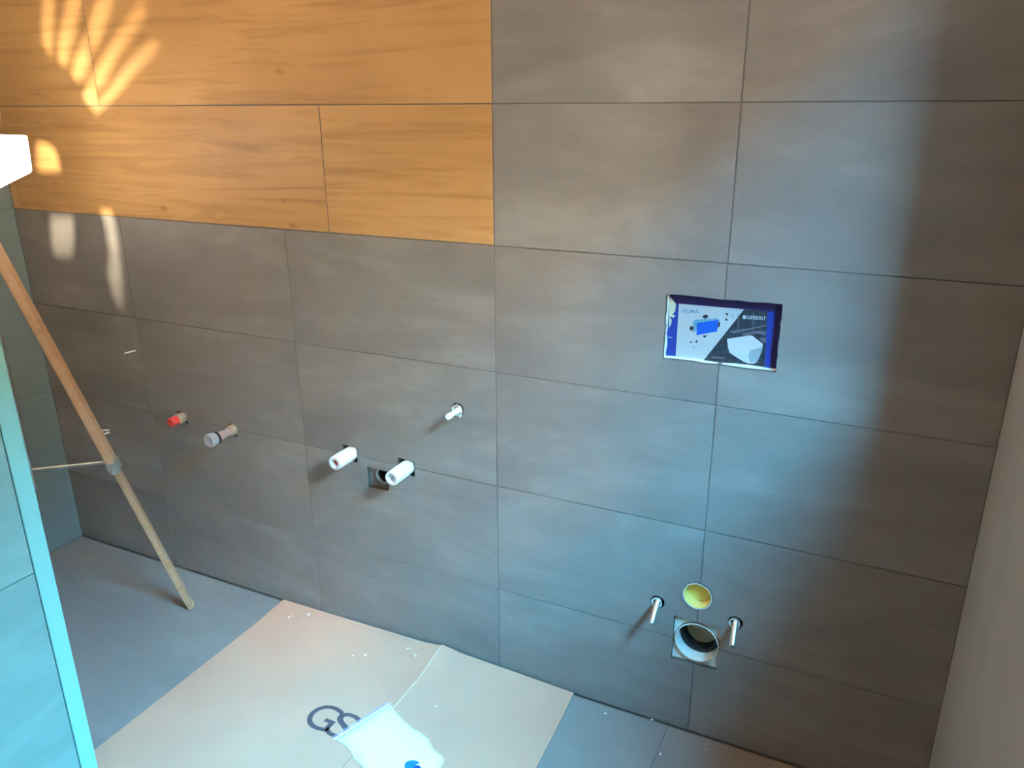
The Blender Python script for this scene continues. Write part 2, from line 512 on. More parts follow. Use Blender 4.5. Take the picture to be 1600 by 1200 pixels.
# concrete behind (with the openings), grout, then every tile
finish('masonry', cut_tile(*FULL, HOLES, 0.0105, 0.10, back3), 'adhesive', wall_back)
bm = bmesh.new(); box(bm, FULL[0], FULL[1], 0.101, 0.16, FULL[2], FULL[3]); finish('backing', bm, 'dark', wall_back)
finish('grout', cut_tile(XL, XR, ZF, ZC, HOLES, 0.0016, 0.0105, back3), 'grout', wall_back)
tr = random.Random(11)
def add_tile(u0, u1, v0, v1, mat, parent, to3, name='tile', hs=(), gap=G):
    g = gap / 2
    j = tr.uniform(-0.00025, 0.00025)
    a, b, c, d = u0 + g, u1 - g, v0 + g, v1 - g
    hit = [h for h in hs if not (bbox(h)[1] < a or bbox(h)[0] > b or bbox(h)[3] < c or bbox(h)[2] > d)]
    if hit:
        bm = cut_tile(a, b, c, d, hit, j, 0.0100, to3)
    else:
        bm = tile_bm(a, b, c, d, j, 0.0100, to3)
    cx = Vector(to3((a + b) / 2, (c + d) / 2, 0.005))
    return finish(name, bm, mat, parent, origin=cx)
ROWS = [ZF + 0.004, -0.909, -0.606, -0.303, 0.0, 0.3045, 0.6075, 0.9105, 1.2135, ZC]
COLS = [XL, -1.225, -0.610, 0.0, 0.5243, XR]
for r in range(len(ROWS) - 1):
    v0, v1 = ROWS[r], ROWS[r + 1]
    for c in range(len(COLS) - 1):
        if v0 >= -0.001 and COLS[c] < -0.01: continue
        add_tile(COLS[c], COLS[c + 1], v0, v1, 'tile', wall_back, back3, hs=HOLES)
WOODJ = [[XL, -1.666, -0.4655, 0.0], [XL, -1.226, 0.0], [XL, -0.80, 0.0], [XL, -1.35, -0.15, 0.0], [XL, -0.6, 0.0]]
for r in range(5):
    v0, v1 = ROWS[4 + r], ROWS[5 + r]
    if r == 0: v0 += 0.0008
    js = WOODJ[r]
    for a, b in zip(js, js[1:]):
        o = add_tile(a, b, v0, v1, 'wood', wall_back, back3, 'wood_look_tile')
        o['label'] = 'oak wood-look tile'

# ------------------------------------------------------------------ floor
floor = struct('floor')
bm = bmesh.new(); box(bm, XL - 0.2, XR + 0.2, YF - 0.2, 0.1, ZF - 0.12, ZF - 0.0105); finish('screed', bm, 'adhesive', floor)
bm = bmesh.new(); box(bm, XL, XR, YF, 0.0, ZF - 0.0105, ZF - 0.0012); finish('grout', bm, 'grout', floor)
FX = [XL, -0.735, -0.13, 0.475, XR]
FYs = [YF, -2.345, -1.14, -0.004]
for a, b in zip(FX, FX[1:]):
    for c, d in zip(FYs, FYs[1:]):
        add_tile(a, b, c, d, 'tile_floor', floor, floor3)

# ------------------------------------------------------------------ left wall, tiled
wall_left = struct('wall_left')
bm = bmesh.new(); box(bm, XL - 0.16, XL - 0.0105, YF - 0.2, 0.0, ZF - 0.05, ZC + 0.05); finish('masonry', bm, 'adhesive', wall_left)
bm = bmesh.new(); box(bm, XL - 0.0105, XL - 0.0016, YF, 0.0, ZF, ZC); finish('grout', bm, 'green_grout', wall_left)
LY = [YF, -2.115, -1.51, -0.905, -0.30, -0.0005]
for v0, v1 in zip(ROWS, ROWS[1:]):
    for a, b in zip(LY, LY[1:]):
        add_tile(a, b, v0, v1, 'wall_green', wall_left, left3, gap=0.0012)

# ------------------------------------------------------------------ right wall, plastered, with the window
wall_right = struct('wall_right')
finish('plaster', cut_tile(YF - 0.2, 0.0, ZF - 0.05, ZC + 0.05, [[(WY0, WZ0), (WY1, WZ0), (WY1, WZ1), (WY0, WZ1)]], 0.0, WD, right3), 'plaster', wall_right)
win = struct('window_1', (XR + WD - 0.07, (WY0 + WY1) / 2, WZ0))
def ring(y0, y1, z0, z1, t, x0, x1):
    return prism([[(y0, z0), (y1, z0), (y1, z1), (y0, z1)], [(y0 + t, z0 + t), (y1 - t, z0 + t), (y1 - t, z1 - t), (y0 + t, z1 - t)]], x0, x1, lambda u, v, d: (d, u, v))
finish('window_frame', ring(WY0, WY1, WZ0, WZ1, 0.03, XR + WD - 0.07, XR + WD - 0.01), 'bounce_dark', win)
rl = 0.012
for nm, (a0, a1, b0, b1) in (('bounce_cut_sill', (WY0, WY1, WZ0, WZ0 + rl)), ('lining', (WY0, WY1, WZ1 - rl, WZ1)), ('lining', (WY0, WY0 + rl, WZ0, WZ1)), ('lining', (WY1 - rl, WY1, WZ0, WZ1))):
    bm = bmesh.new(); box(bm, XR + 0.001, XR + WD - 0.071, a0, a1, b0, b1); finish(nm, bm, 'bounce_dark', win)  # unseen dark lining added to cut bounce from the reveal
# front wall and ceiling close the room behind the camera
wf = struct('wall_front')
bm = bmesh.new(); box(bm, XL - 0.16, XR + WD, YF - 0.15, YF, ZF - 0.05, ZC + 0.05); finish('plaster', bm, 'ceiling', wf)
ce = struct('ceiling')
bm = bmesh.new(); box(bm, XL - 0.16, XR + WD, YF - 0.15, 0.1, ZC, ZC + 0.1); finish('ceiling_board', bm, 'ceiling', ce)
# roof over the room; outside the window, unseen blocks added to shape the daylight
bm = bmesh.new(); box(bm, XL - 0.5, XR + WD, YF - 0.5, 0.5, ZC + 0.1, ZC + 0.2); finish('roof_slab', bm, 'adhesive', ce)
wo_ = struct('light_blocks_outside', (5.0, -6.0, -4.0))
bm = bmesh.new(); box(bm, 4.5, 5.5, -3.1, -2.4, 2.5, 3.4); finish('sun_bounce_block', bm, 'bounce_white', wo_)  # added white patch, bounces sun onto the back wall
bm = bmesh.new(); box(bm, 4.5, 5.5, -3.1, -2.4, -4.0, 2.5); finish('base', bm, 'blocker_dark', wo_)  # lower part of the added sky blocker
bm = bmesh.new(); box(bm, 4.5, 5.5, -14.0, -3.1, -4.0, 3.68); finish('tall_sky_blocker', bm, 'blocker_dark', wo_)
bm = bmesh.new(); box(bm, 4.5, 5.5, -2.4, 9.0, -4.0, 2.80); finish('low_sky_blocker', bm, 'blocker_dark', wo_)

# ------------------------------------------------------------------ tiled partition on the left
PX, PY = -0.6925, -0.72
PT = 0.12
part = thing('partition_wall', 'tiled shower partition with pale edge strip, at the left edge in bright daylight', 'wall', (PX - PT / 2, -1.0, ZF))
PTOP = 0.62
bm = bmesh.new(); box(bm, PX - PT + 0.0105, PX - 0.0105, -1.9, PY - 0.0105, ZF, PTOP - 0.0105); finish('core', bm, 'grout', part)
part3 = lambda u, v, d: (PX - d, u, v)
pend3 = lambda u, v, d: (u, PY - d, v)
py = [-1.9, -1.362, PY - 0.0385]
pz = [ZF + 0.002, -0.6085, -0.003, PTOP]
for v0, v1 in zip(pz, pz[1:]):
    for a, b in zip(py, py[1:]):
        add_tile(a, b, v0, v1, 'tile_side', part, part3)
        add_tile(a, b, v0, v1, 'tile_side', part, lambda u, v, d: (PX - PT + d, u, v))
bm = tile_bm(PY - 0.0385 + G / 2, PY, ZF + 0.002, PTOP, -0.0004, 0.0104, part3, 0.0015)
o = finish('edge_strip', bm, 'trim', part); o['label'] = 'narrow smooth edge strip'
add_tile(PX - PT, PX - 0.0104, ZF + 0.002, PTOP, 'tile_side', part, pend3)

# ------------------------------------------------------------------ cistern cover in its opening
CD = 0.0235
cover3 = lambda u, v, d: (u, CD - d, v)
def cp(zx, zy):                        # measured position on the cover face
    return wallp(1000 + zx / 5.714, 430 + zy / 5.714, CD)
cist = thing('cistern_cover', 'blue plastic cistern cover with printed label, in the rectangular wall opening', 'cistern cover', (0.522, CD, -0.216))
grow = [(x + (0.006 if x > .52 else -0.006), z + (0.006 if z > -.14 else -0.006)) for x, z in CIST]
# the pale board edge lining the opening belongs to the wall
finish('board_edge', prism([[(p[0] + (0.004 if p[0] > .52 else -0.004), p[1] + (0.004 if p[1] > -.14 else -0.004)) for p in CIST], [(p[0] + (-0.0012 if p[0] > .52 else 0.0012), p[1] + (-0.0012 if p[1] > -.14 else 0.0018)) for p in ragged(CIST, 14, 0.0011)]], 0.0108, CD + 0.0005, back3), 'plasterboard', wall_back)
rim = [(p[0] + (0.003 if p[0] > .52 else -0.003), p[1] + (0.003 if p[1] > -.14 else -0.003)) for p in CIST]
finish('shell', prism([rim], 0.0, -0.045, cover3), 'blue', cist)
def sticker(name, pts, mat, lvl, parent=cist):
    return finish(name, prism([pts], 0.00025 * lvl, 0.00025 * lvl + 0.0002, cover3), mat, parent)
lab = sticker('label', [cp(318, 732), cp(562, 762), cp(1112, 832), cp(1140, 318), cp(930, 304), cp(348, 254)], 'label_white', 1)
sticker('photo_panel', [cp(568, 760), cp(1112, 831), cp(1140, 319), cp(930, 305)], 'label_black', 2, lab)
sticker('top_band', [cp(320, 252), cp(930, 303), cp(1270, 335), cp(1270, 230), cp(240, 158), cp(285, 200)], 'navy', 1)
sticker('dark_edge', [cp(1200, 320), cp(1262, 325), cp(1230, 540), cp(1225, 640), cp(1195, 846), cp(1162, 842)], 'navy', 2)
sticker('torn_tape', [cp(240, 170), cp(285, 210), cp(322, 255), cp(315, 320), cp(290, 352), cp(318, 360), cp(300, 378), cp(262, 370), cp(285, 400), cp(278, 440), cp(258, 470), cp(262, 300), cp(238, 300)], 'torn', 3)
sticker('tape_scrap', [cp(244, 550), cp(290, 553), cp(286, 560), cp(250, 557)], 'print_white', 3)
# streaks behind the bowl in the photo panel
for q in ([(800, 500), (1000, 470), (1130, 440), (1130, 452), (1000, 484), (830, 520)], [(900, 520), (1060, 495), (1125, 505), (1125, 535), (1040, 520), (930, 540)], [(1060, 560), (1125, 560), (1125, 600), (1105, 600)], [(640, 725), (760, 735), (750, 745), (640, 738)]):
    sticker('streak', [cp(*p) for p in q], 'label_streak', 3, lab)
for q in ([(875, 350), (881, 350), (879, 520), (873, 520)], [(1015, 335), (1021, 335), (1006, 515), (1000, 515)]):
    sticker('thin_line', [cp(*p) for p in q], 'label_streak', 3, lab)
# the pictured toilet bowl
sticker('bowl_picture', [cp(*p) for p in ((778, 568), (985, 535), (1005, 540), (1098, 612), (1092, 665), (1062, 740), (1040, 778), (1010, 788), (965, 786), (925, 770), (860, 730), (800, 690), (786, 640))], 'print_white', 4, lab)
sticker('bowl_shade', [cp(*p) for p in ((985, 668), (1092, 640), (1090, 668), (1062, 738), (1038, 772), (985, 775), (968, 720))], 'print_grey', 5, lab)
sticker('bowl_foot', [cp(*p) for p in ((960, 795), (970, 795), (974, 812), (962, 812))], 'print_white', 4, lab)
# plate diagram
sticker('diagram_back', [cp(*p) for p in ((474, 408), (500, 396), (690, 384), (715, 405), (705, 470), (505, 480), (478, 520), (470, 470))], 'print_cyan', 2, lab)
sticker('diagram_plate', [cp(*p) for p in ((508, 426), (697, 400), (690, 500), (505, 535))], 'print_blue', 3, lab)
def arrow(*q): sticker('arrow', [cp(*p) for p in q], 'print_black', 4, lab)
arrow((553, 372), (575, 352), (605, 352), (608, 366), (612, 372), (584, 390))
arrow((445, 462), (458, 450), (482, 468), (464, 500), (456, 488), (444, 486))
arrow((700, 418), (718, 422), (714, 452), (694, 466))
arrow((556, 540), (608, 534), (590, 546), (590, 552), (574, 556), (570, 550))
arrow((450, 588), (472, 594), (452, 606)); arrow((514, 578), (514, 604), (490, 590))
arrow((762, 338), (793, 336), (778, 362)); arrow((770, 378), (786, 402), (760, 405))
def print_text(s, bl, br, top, mat, bold=0.0):
    a, b, t = cp(*bl), cp(*br), cp(*top)
    finish('lettering', text_bm(s, cover3, math.hypot(b[0] - a[0], b[1] - a[1]), t[1] - a[1], a, 0.0010, math.atan2(b[1] - a[1], b[0] - a[0]), bold), mat, lab)
print_text('SIGMA', (374, 332), (526, 341), (374, 300), 'print_steel', 0.008)
print_text('GEBERIT', (955, 390), (1126, 402), (955, 358), 'print_white', 0.012)
sticker('mark', [cp(918, 388), cp(946, 390), cp(948, 358), cp(920, 356)], 'print_white', 4, lab)
print_text('0', (470, 652), (490, 653), (470, 628), 'print_steel')
print_text('0', (815, 376), (836, 377), (815, 346), 'print_steel')

# ------------------------------------------------------------------ toilet outlet, flush pipe, bolts
out = thing('toilet_drain_pipe', 'wide pale drain pipe with black seal, in the square hole near the floor', 'pipe', (0.5265, 0.0, -0.962))
TC = (0.5265, -0.9095); TR = 0.0525
fy = 0.0035
def tube(cx, cz, prof, n=40): return lathe(bmesh.new(), (cx, 0, cz), (0, 1, 0), prof, n)
finish('pipe', tube(*TC, [(fy, TR), (fy, TR - 0.003), (0.040, TR - 0.004), (0.0405, TR), (0.0405, TR + .0001)], 48), 'pipe_white', out, True)
finish('seal_ring', tube(*TC, [(0.036, TR - 0.0045), (0.034, TR - 0.009), (0.036, TR - 0.014), (0.058, TR - 0.016), (0.060, TR - 0.0045)], 48), 'black', out, True)
o = finish('plug', tube(*TC, [(0.072, 0), (0.072, TR - 0.019), (0.069, TR - 0.017), (0.062, TR - 0.0155), (0.085, TR - 0.0155), (0.085, 0)], 40), 'greycap', out, True)
o['label'] = 'grey-green end plug'
finish('packing', cut_tile(0.4665, 0.5825, -0.9745, -0.8455, [circle(*TC, TR + 0.0005, 40)], 0.0112, 0.030, back3), 'plasterboard', out)

fl = thing('flush_pipe', 'yellow capped flush pipe end, round and flush with the wall above the square hole', 'pipe', (YEL[0], 0.0, YEL[1] - YEL_R))
finish('sleeve', tube(*YEL, [(-0.0015, YEL_R), (-0.0015, YEL_R - 0.0022), (0.040, YEL_R - 0.0024), (0.040, YEL_R)]), 'pipe_white', fl, True)
finish('cap', tube(*YEL, [(0.0005, YEL_R - 0.0027), (-0.001, YEL_R - 0.0034), (0.0005, YEL_R - 0.0046), (0.029, YEL_R - 0.0055), (0.030, 0)]), 'yellow', fl, True)

def threaded(base, L, r, bend=(0, 0)):
    prof = [(-0.06, 0), (-0.06, r)]
    k = 0; d = -0.06
    while d < L - 0.003:
        prof += [(d + 0.0008, r * 0.90), (d + 0.0016, r)]
        d += 0.0016
    prof += [(L - 0.001, r * 0.93), (L, r * 0.8), (L, 0)]
    return lathe(bmesh.new(), (base[0], 0, base[1]), (bend[0], -1, bend[1]), prof, 14)
for (b, lab_) in ((B1, 'threaded mounting bolt sticking out left of the yellow pipe end'), (B2, 'threaded mounting bolt sticking out on the right, beside the square drain hole')):
    t = thing('mounting_bolt', lab_, 'bolt', (b[0], 0.0, b[1]), 'toilet mounting bolts')
    finish('rod', threaded(b, 0.090, 0.0068, (0.115, -0.02)), 'steel', t, True)
    finish('sleeve', tube(b[0] - 0.002, b[1] - 0.002, [(-0.0012, 0.0130), (-0.0012, 0.0100), (0.05, 0.0100), (0.05, 0.0130)], 20), 'white_plastic', t, True)

# ------------------------------------------------------------------ basin pipes
def supply(b, L, r, name, label, inner='red', bore=0.6):
    t = thing(name, label, 'pipe', (b[0], 0, b[1]), 'pipe ends sticking out of the wall')
    finish('extension', lathe(bmesh.new(), (b[0], 0, b[1]), (0, -1, 0), [(-0.05, 0), (-0.05, r), (L * 0.04, r), (L * .08, r * 1.03), (L * .5, r * 1.05), (L - 0.002, r), (L, r * .93), (L, r * bore), (L - 0.022, r * bore * .95), (L - 0.022, 0)], 30), 'white_plastic', t, True)
    if inner:
        o = finish('inner_plug', lathe(bmesh.new(), (b[0], 0, b[1]), (0, -1, 0), [(L - 0.0218, r * bore * .93), (L - 0.012, r * bore * .93), (L - 0.012, r * .3), (L - 0.018, 0)], 24), inner, t, True)
        o['label'] = 'red inner plug' if inner == 'red' else 'pale grey inner plug'
    for k, (dx, dz) in enumerate(((-.7, .75), (.7, -.8), (.75, .6))):
        finish('ridge', rod(bmesh.new(), (b[0] + dx * r * .75, 0.004, b[1] + dz * r * .75), (b[0] + dx * r * .75, -L * .3, b[1] + dz * r * .75), r * .09, 8), 'white_plastic', t, True)
    return t
supply(P1, 0.072, 0.0195, 'supply_pipe', 'white pipe end with red inside, on the joint left of the square drain hole')
supply(P2, 0.076, 0.0195, 'supply_pipe', 'bright white pipe end directly above and right of the square drain hole', 'white_plastic', 0.68)

dr = thing('basin_drain_pipe', 'dark drain pipe in a small square tile hole between the white pipe ends', 'pipe', (-0.357, 0, -0.694))
DC = (-0.3535, -0.6535)
finish('pipe', tube(*DC, [(0.006, 0.0235), (0.006, 0.0215), (0.014, 0.0210), (0.014, 0.0235)], 32), 'pipe_grey', dr, True)
finish('bore', tube(*DC, [(0.0145, 0.0212), (0.016, 0.0200), (0.05, 0.0195), (0.051, 0)], 28), 'black', dr)
finish('packing', cut_tile(-0.402, -0.330, -0.697, -0.630, [circle(*DC, 0.0247, 32)], 0.0112, 0.020, back3), 'adhesive', dr)

ct = thing('tap_stub', 'small white valve stub with ring, up right of the two white pipe ends', 'valve', (CT[0], 0, CT[1]))
finish('collar', tube((CT[0] - .002), CT[1] - .002, [(-0.002, 0.0150), (-0.002, 0.0122), (0.012, 0.0122), (0.012, 0.0150)], 24), 'white_plastic', ct, True)
finish('back_disc', tube((CT[0] - .002), CT[1] - .002, [(0.008, 0.0121), (0.0075, 0.008), (0.0078, 0)], 24), 'white_plastic', ct, True)
finish('stem', lathe(bmesh.new(), (CT[0] + .001, 0, CT[1] - .002), (-0.02, -1, 0), [(-0.012, 0), (-0.012, 0.0078), (0.017, 0.0078), (0.018, 0.0062), (0.036, 0.0062), (0.037, 0.0080), (0.049, 0.0080), (0.052, 0.0062), (0.052, 0)], 18), 'white_plastic', ct, True)
finish('lug', rod(bmesh.new(), (CT[0] + .007, 0.004, CT[1] - .0145), (CT[0] + .007, -0.005, CT[1] - .0155), 0.0035, 10), 'white_plastic', ct, True)

# left group
t = thing('supply_pipe', 'pipe end with translucent red front plug, further left on the wall', 'pipe', (P3[0], 0, P3[1]), 'pipe ends sticking out of the wall')
finish('body', lathe(bmesh.new(), (P3[0], 0, P3[1]), (0, -1, 0), [(-0.05, 0), (-0.05, 0.0155), (0.004, 0.0155), (0.006, 0.0165), (0.022, 0.0165), (0.026, 0.0145), (0.027, 0)], 28), 'tan', t, True)
finish('plug', lathe(bmesh.new(), (P3[0], 0, P3[1]), (0, -1, 0), [(0.024, 0), (0.024, 0.0143), (0.048, 0.0138), (0.051, 0.012), (0.051, 0.0075), (0.040, 0.007), (0.040, 0)], 28), 'red', t, True)

va = thing('angle_valve', 'pinkish pipe fitting ending in a round grey cap, left part of the wall', 'valve', (P4[0], 0, P4[1]))
b4 = (P4[0], 0, P4[1] + 0.003)
finish('collar', lathe(bmesh.new(), b4, (0, -1, 0), [(-0.05, 0), (-0.05, 0.0165), (0.008, 0.0165), (0.012, 0.0150), (0.012, 0)], 26), 'tan', va, True)
finish('body', lathe(bmesh.new(), b4, (0, -1, 0), [(0.012, 0), (0.012, 0.0118), (0.022, 0.0125), (0.024, 0.0105), (0.034, 0.0105), (0.037, 0.0130), (0.056, 0.0125), (0.060, 0.0090), (0.066, 0.0085), (0.066, 0)], 24), 'pink', va, True)
finish('gasket', lathe(bmesh.new(), b4, (0, -1, 0), [(0.064, 0.008), (0.064, 0.0200), (0.072, 0.0205), (0.072, 0.008)], 30, True), 'black', va, True)
finish('cap', lathe(bmesh.new(), b4, (0, -1, 0), [(0.0722, 0), (0.0722, 0.0195), (0.080, 0.0215), (0.092, 0.0205), (0.095, 0.017), (0.093, 0.012), (0.093, 0)], 32), 'cleargrey', va, True)

ws = thing('wall_screw', 'small pale screw poking from a dark drill hole, upper left of the red plug', 'screw', (SC[0], 0, SC[1]))
finish('shank', lathe(bmesh.new(), (SC[0], 0, SC[1] - .002), (-0.35, -1, -0.05), [(-0.012, 0), (-0.012, 0.0026), (0.010, 0.0026), (0.030, 0.0019), (0.034, 0)], 10), 'white_plastic', ws, True)
finish('drill_hole', tube(*SC, [(0.004, 0.0054), (0.012, 0.0050), (0.013, 0)], 14), 'dark', ws)

wp = thing('wall_plug', 'tiny white split wall plug just right of the wooden leg', 'wall plug', (-1.442, 0, -0.712))
for dz in (0.006, -0.006):
    finish('wing', beam(bmesh.new(), (-1.442, 0.0, -0.712 + dz * .6), (-1.462, -0.030, -0.714 + dz * 1.8), 0.005, 0.004, Vector((0, 0, 1)), 0.001), 'white_plastic', wp)

# ------------------------------------------------------------------ cardboard sheet
CT_ = 0.004
card = thing('cardboard_sheet', 'large flattened brown cardboard sheet with printed letters, lying on the tiled floor', 'cardboard', (-0.26, -0.6, ZF))
def card_z(x, y):
    """height of the underside above the floor: lifts a little towards the wall and at the fold"""
    t = max(0.0, min(1.0, (y + 0.14) / 0.13))
    lift = 0.0
    if x < -0.178:
        k = (x + 0.755) / 0.577
        lift = 0.006 + 0.010 * k
    else:
        k = (x + 0.178) / 0.40
        lift = 0.020 * (1 - k) + 0.006 * k
    fold = max(0.0, 1 - abs(x + 0.178) / 0.06)
    fade = max(0.0, min(1.0, (y + 0.5) / 0.45))
    return lift * t * t * (3 - 2 * t) + fold * 0.007 * fade
def card_bm(x0, x1, y0, y1, nx, ny, zlo, zhi, shear=lambda x, y: (x, y)):
    bm = bmesh.new()
    g = {}
    for k, zz in enumerate((zlo, zhi)):
        for i in range(nx + 1):
            for j in range(ny + 1):
                x = x0 + (x1 - x0) * i / nx; y = y0 + (y1 - y0) * j / ny
                x, y = shear(x, y)
                g[k, i, j] = bm.verts.new((x, y, ZF + 0.0006 + card_z(x, y) + zz))
    for i in range(nx):
        for j in range(ny):
            bm.faces.new((g[1, i, j], g[1, i + 1, j], g[1, i + 1, j + 1], g[1, i, j + 1]))
            bm.faces.new((g[0, i, j], g[0, i, j + 1], g[0, i + 1, j + 1], g[0, i + 1, j]))
    for i in range(nx):
        for j in (0, ny): bm.faces.new((g[0, i, j], g[0, i + 1, j], g[1, i + 1, j], g[1, i, j]))
    for j in range(ny):
        for i in (0, nx): bm.faces.new((g[0, i, j], g[0, i, j + 1], g[1, i, j + 1], g[1, i, j]))
    return bm
Y_END = -1.45
ytop = lambda x: -0.006
finish('main_panel', card_bm(-0.755, -0.1790, Y_END, -0.006, 24, 40, 0, CT_), 'cardboard', card, True)
rs = lambda x, y: (x + (0.0 if x < 0.2 else 0.02 * max(0, min(1, (-y) / 0.5))), y)
finish('flap', card_bm(-0.1770, 0.222, Y_END, -0.006, 18, 40, 0, CT_, rs), 'cardboard', card, True)
# the pale score line and pale cut edges
bm = bmesh.new()
prev = None
for i in range(20):
    y = -0.012 - i * 0.016
    z = ZF + CT_ + 0.0006 + card_z(-0.178, y)
    a = [bm.verts.new((-0.1796, y, z + .0001)), bm.verts.new((-0.178, y, z + 0.0008)), bm.verts.new((-0.1764, y, z + .0001))]
    if prev:
        bm.faces.new((prev[0], prev[1], a[1], a[0])); bm.faces.new((prev[1], prev[2], a[2], a[1]))
    prev = a
finish('fold_line', bm, 'card_edge', card)
def card3(u, v, d): return (u, v, ZF + 0.0006 + CT_ + card_z(u, v) + d)
def fp(px, py, z=0.0):
    p = on(px, py, 2, ZF + 0.0046 + z); return (p.x, p.y)
# lettering on the sheet, partly covered by the bag
gc, sc_ = fp(505.2, 1120.2), fp(536.5, 1133.5)
for ch, c, wd in (('G', gc, 0.080), ('S', sc_, 0.064)):
    o = finish('letter', text_bm(ch, card3, wd, 0.087, (c[0] - wd / 2, c[1] - 0.0435), 0.0003, 0.0, 0.004), 'ink', card)

# ------------------------------------------------------------------ white bag on the cardboard
bag = thing('plastic_bag', 'white plastic zip bag with a blue printed mark, lying on the cardboard', 'bag', (*fp(610, 1170), ZF + 0.005))
outline = [(524, 1157), (609, 1103), (622, 1118), (630, 1126), (645, 1139), (661, 1148), (670, 1156), (675, 1166), (680, 1175), (692, 1183), (694, 1190), (686, 1204), (690, 1225), (696, 1260), (660, 1300), (610, 1290), (585, 1240), (572, 1212), (563, 1196), (553, 1187), (548, 1176), (541, 1167), (532, 1160)]
ol = [fp(*q) for q in outline]
cx = sum(p[0] for p in ol) / len(ol); cy = sum(p[1] for p in ol) / len(ol)
bm = bmesh.new()
levels = [(1.0, 0.0008), (0.985, 0.004), (0.93, 0.009), (0.8, 0.014), (0.55, 0.017), (0.25, 0.018)]
rings = []
br = random.Random(5)
for k, h in levels:
    rings.append([bm.verts.new((cx + (p[0] - cx) * k, cy + (p[1] - cy) * k, ZF + 0.0048 + card_z(*p) * k + h * (1 + (br.uniform(-.25, .25) if 0 < h < .017 else 0)))) for p in ol])
bm.faces.new(rings[0][::-1])
for a, b in zip(rings, rings[1:]):
    for i in range(len(a)):
        j = (i + 1) % len(a); bm.faces.new((a[i], a[j], b[j], b[i]))
bm.faces.new(rings[-1])
finish('body', bm, 'bag_white', bag, True)
se = [fp(*q) for q in ((518.5, 1153), (606.5, 1096.5), (614.5, 1103), (612, 1107), (526, 1160))]
o = finish('seal_strip', prism([se], 0.0018, 0.0024, lambda u, v, d: (u, v, ZF + 0.0048 + d)), 'bag_clear', bag); o['label'] = 'clear zip seal'
for q in (((521, 1156.2), (609, 1100), (610, 1101.4), (522, 1157.6)),):
    finish('zip_ridge', prism([[fp(*p) for p in q]], 0.0022, 0.0036, lambda u, v, d: (u, v, ZF + 0.0048 + d)), 'bag_white', bag)
BZ = 0.0235
def bagp(px, py):
    p = on(px, py, 2, ZF + BZ); return (p.x, p.y)
LO = [bagp(*q) for q in ((632, 1196), (633, 1192), (638, 1189), (645, 1188), (651, 1189), (656, 1192), (652, 1194), (649, 1196), (652, 1203), (648, 1212), (638, 1212), (633, 1204))]
finish('mark', prism([LO], 0.0, 0.0006, lambda u, v, d: (u, v, ZF + BZ + d)), 'logo_blue', bag)
LO2 = [bagp(*q) for q in ((646, 1197), (654, 1196), (658, 1199), (656, 1205), (649, 1203))]
finish('mark_detail', prism([LO2], 0.0006, 0.0009, lambda u, v, d: (u, v, ZF + BZ + d)), 'logo_dark', bag)

# ------------------------------------------------------------------ crumbs of plaster
def crumb(px, py, r, label, on_card=True, seed=0):
    rr = random.Random(seed)
    x, y = fp(px, py)
    z = ZF + (0.0048 + card_z(x, y) if on_card else 0.0006)
    if on_card:
        p = on(px, py, 2, z); x, y = p.x, p.y
    bm = bmesh.new()
    bmesh.ops.create_icosphere(bm, subdivisions=1, radius=r)
    for v in bm.verts:
        v.co *= rr.uniform(0.7, 1.25)
        v.co.z = max(v.co.z * 0.7, -r * 0.35)
        v.co += Vector((x, y, z + r * 0.36))
    tag(finish('plaster_crumb', bm, 'crumb'), label, 'crumb', 'plaster crumbs on card' if on_card else 'plaster crumbs on tile')
CRUMBS = (
    (451, 965, .0035, 'left crumb of the touching pair near the far left corner of the cardboard'),
    (456, 963, .003, 'right crumb of the touching pair near the far left corner of the cardboard'),
    (482, 961, .0045, 'bright white crumb just right of the touching pair on the cardboard corner'),
    (475, 970, .002, 'tiny crumb just below the bright one near the far left cardboard corner'),
    (552, 1025, .003, 'left of two level crumbs in the middle of the cardboard'),
    (571, 1024, .0035, 'right of two level crumbs in the middle of the cardboard'),
    (637, 1014, .003, 'leftmost crumb of the cluster beside the cardboard fold, close to the wall'),
    (642, 1013, .0025, 'topmost crumb of the cluster beside the cardboard fold, close to the wall'),
    (649, 1025, .004, 'lowest and largest crumb of the cluster beside the cardboard fold'),
    (646, 1021, .002, 'smallest crumb of the cluster beside the cardboard fold'),
    (681, 1104, .003, 'single crumb on the right cardboard flap, right of the white bag'))
for i, (x, y, r, lb) in enumerate(CRUMBS):
    crumb(x, y, r, lb, True, i)
for i, (x, y, r, lb) in enumerate((
        (946, 1113.5, .0036, 'bright white crumb on the blue floor nearest to the cardboard corner'),
        (983, 1123, .002, 'faint tiny crumb midway between the two bright floor crumbs by the wall'),
        (1019, 1123.5, .004, 'bright white crumb on the floor right against the foot of the wall'),
        (1032, 1176, .003, 'white crumb on the floor joint, furthest from the wall'),
        (1103, 1169, .002, 'rightmost crumb on the floor, in the dim brown part'))):
    crumb(x, y, r, lb, False, 20 + i)

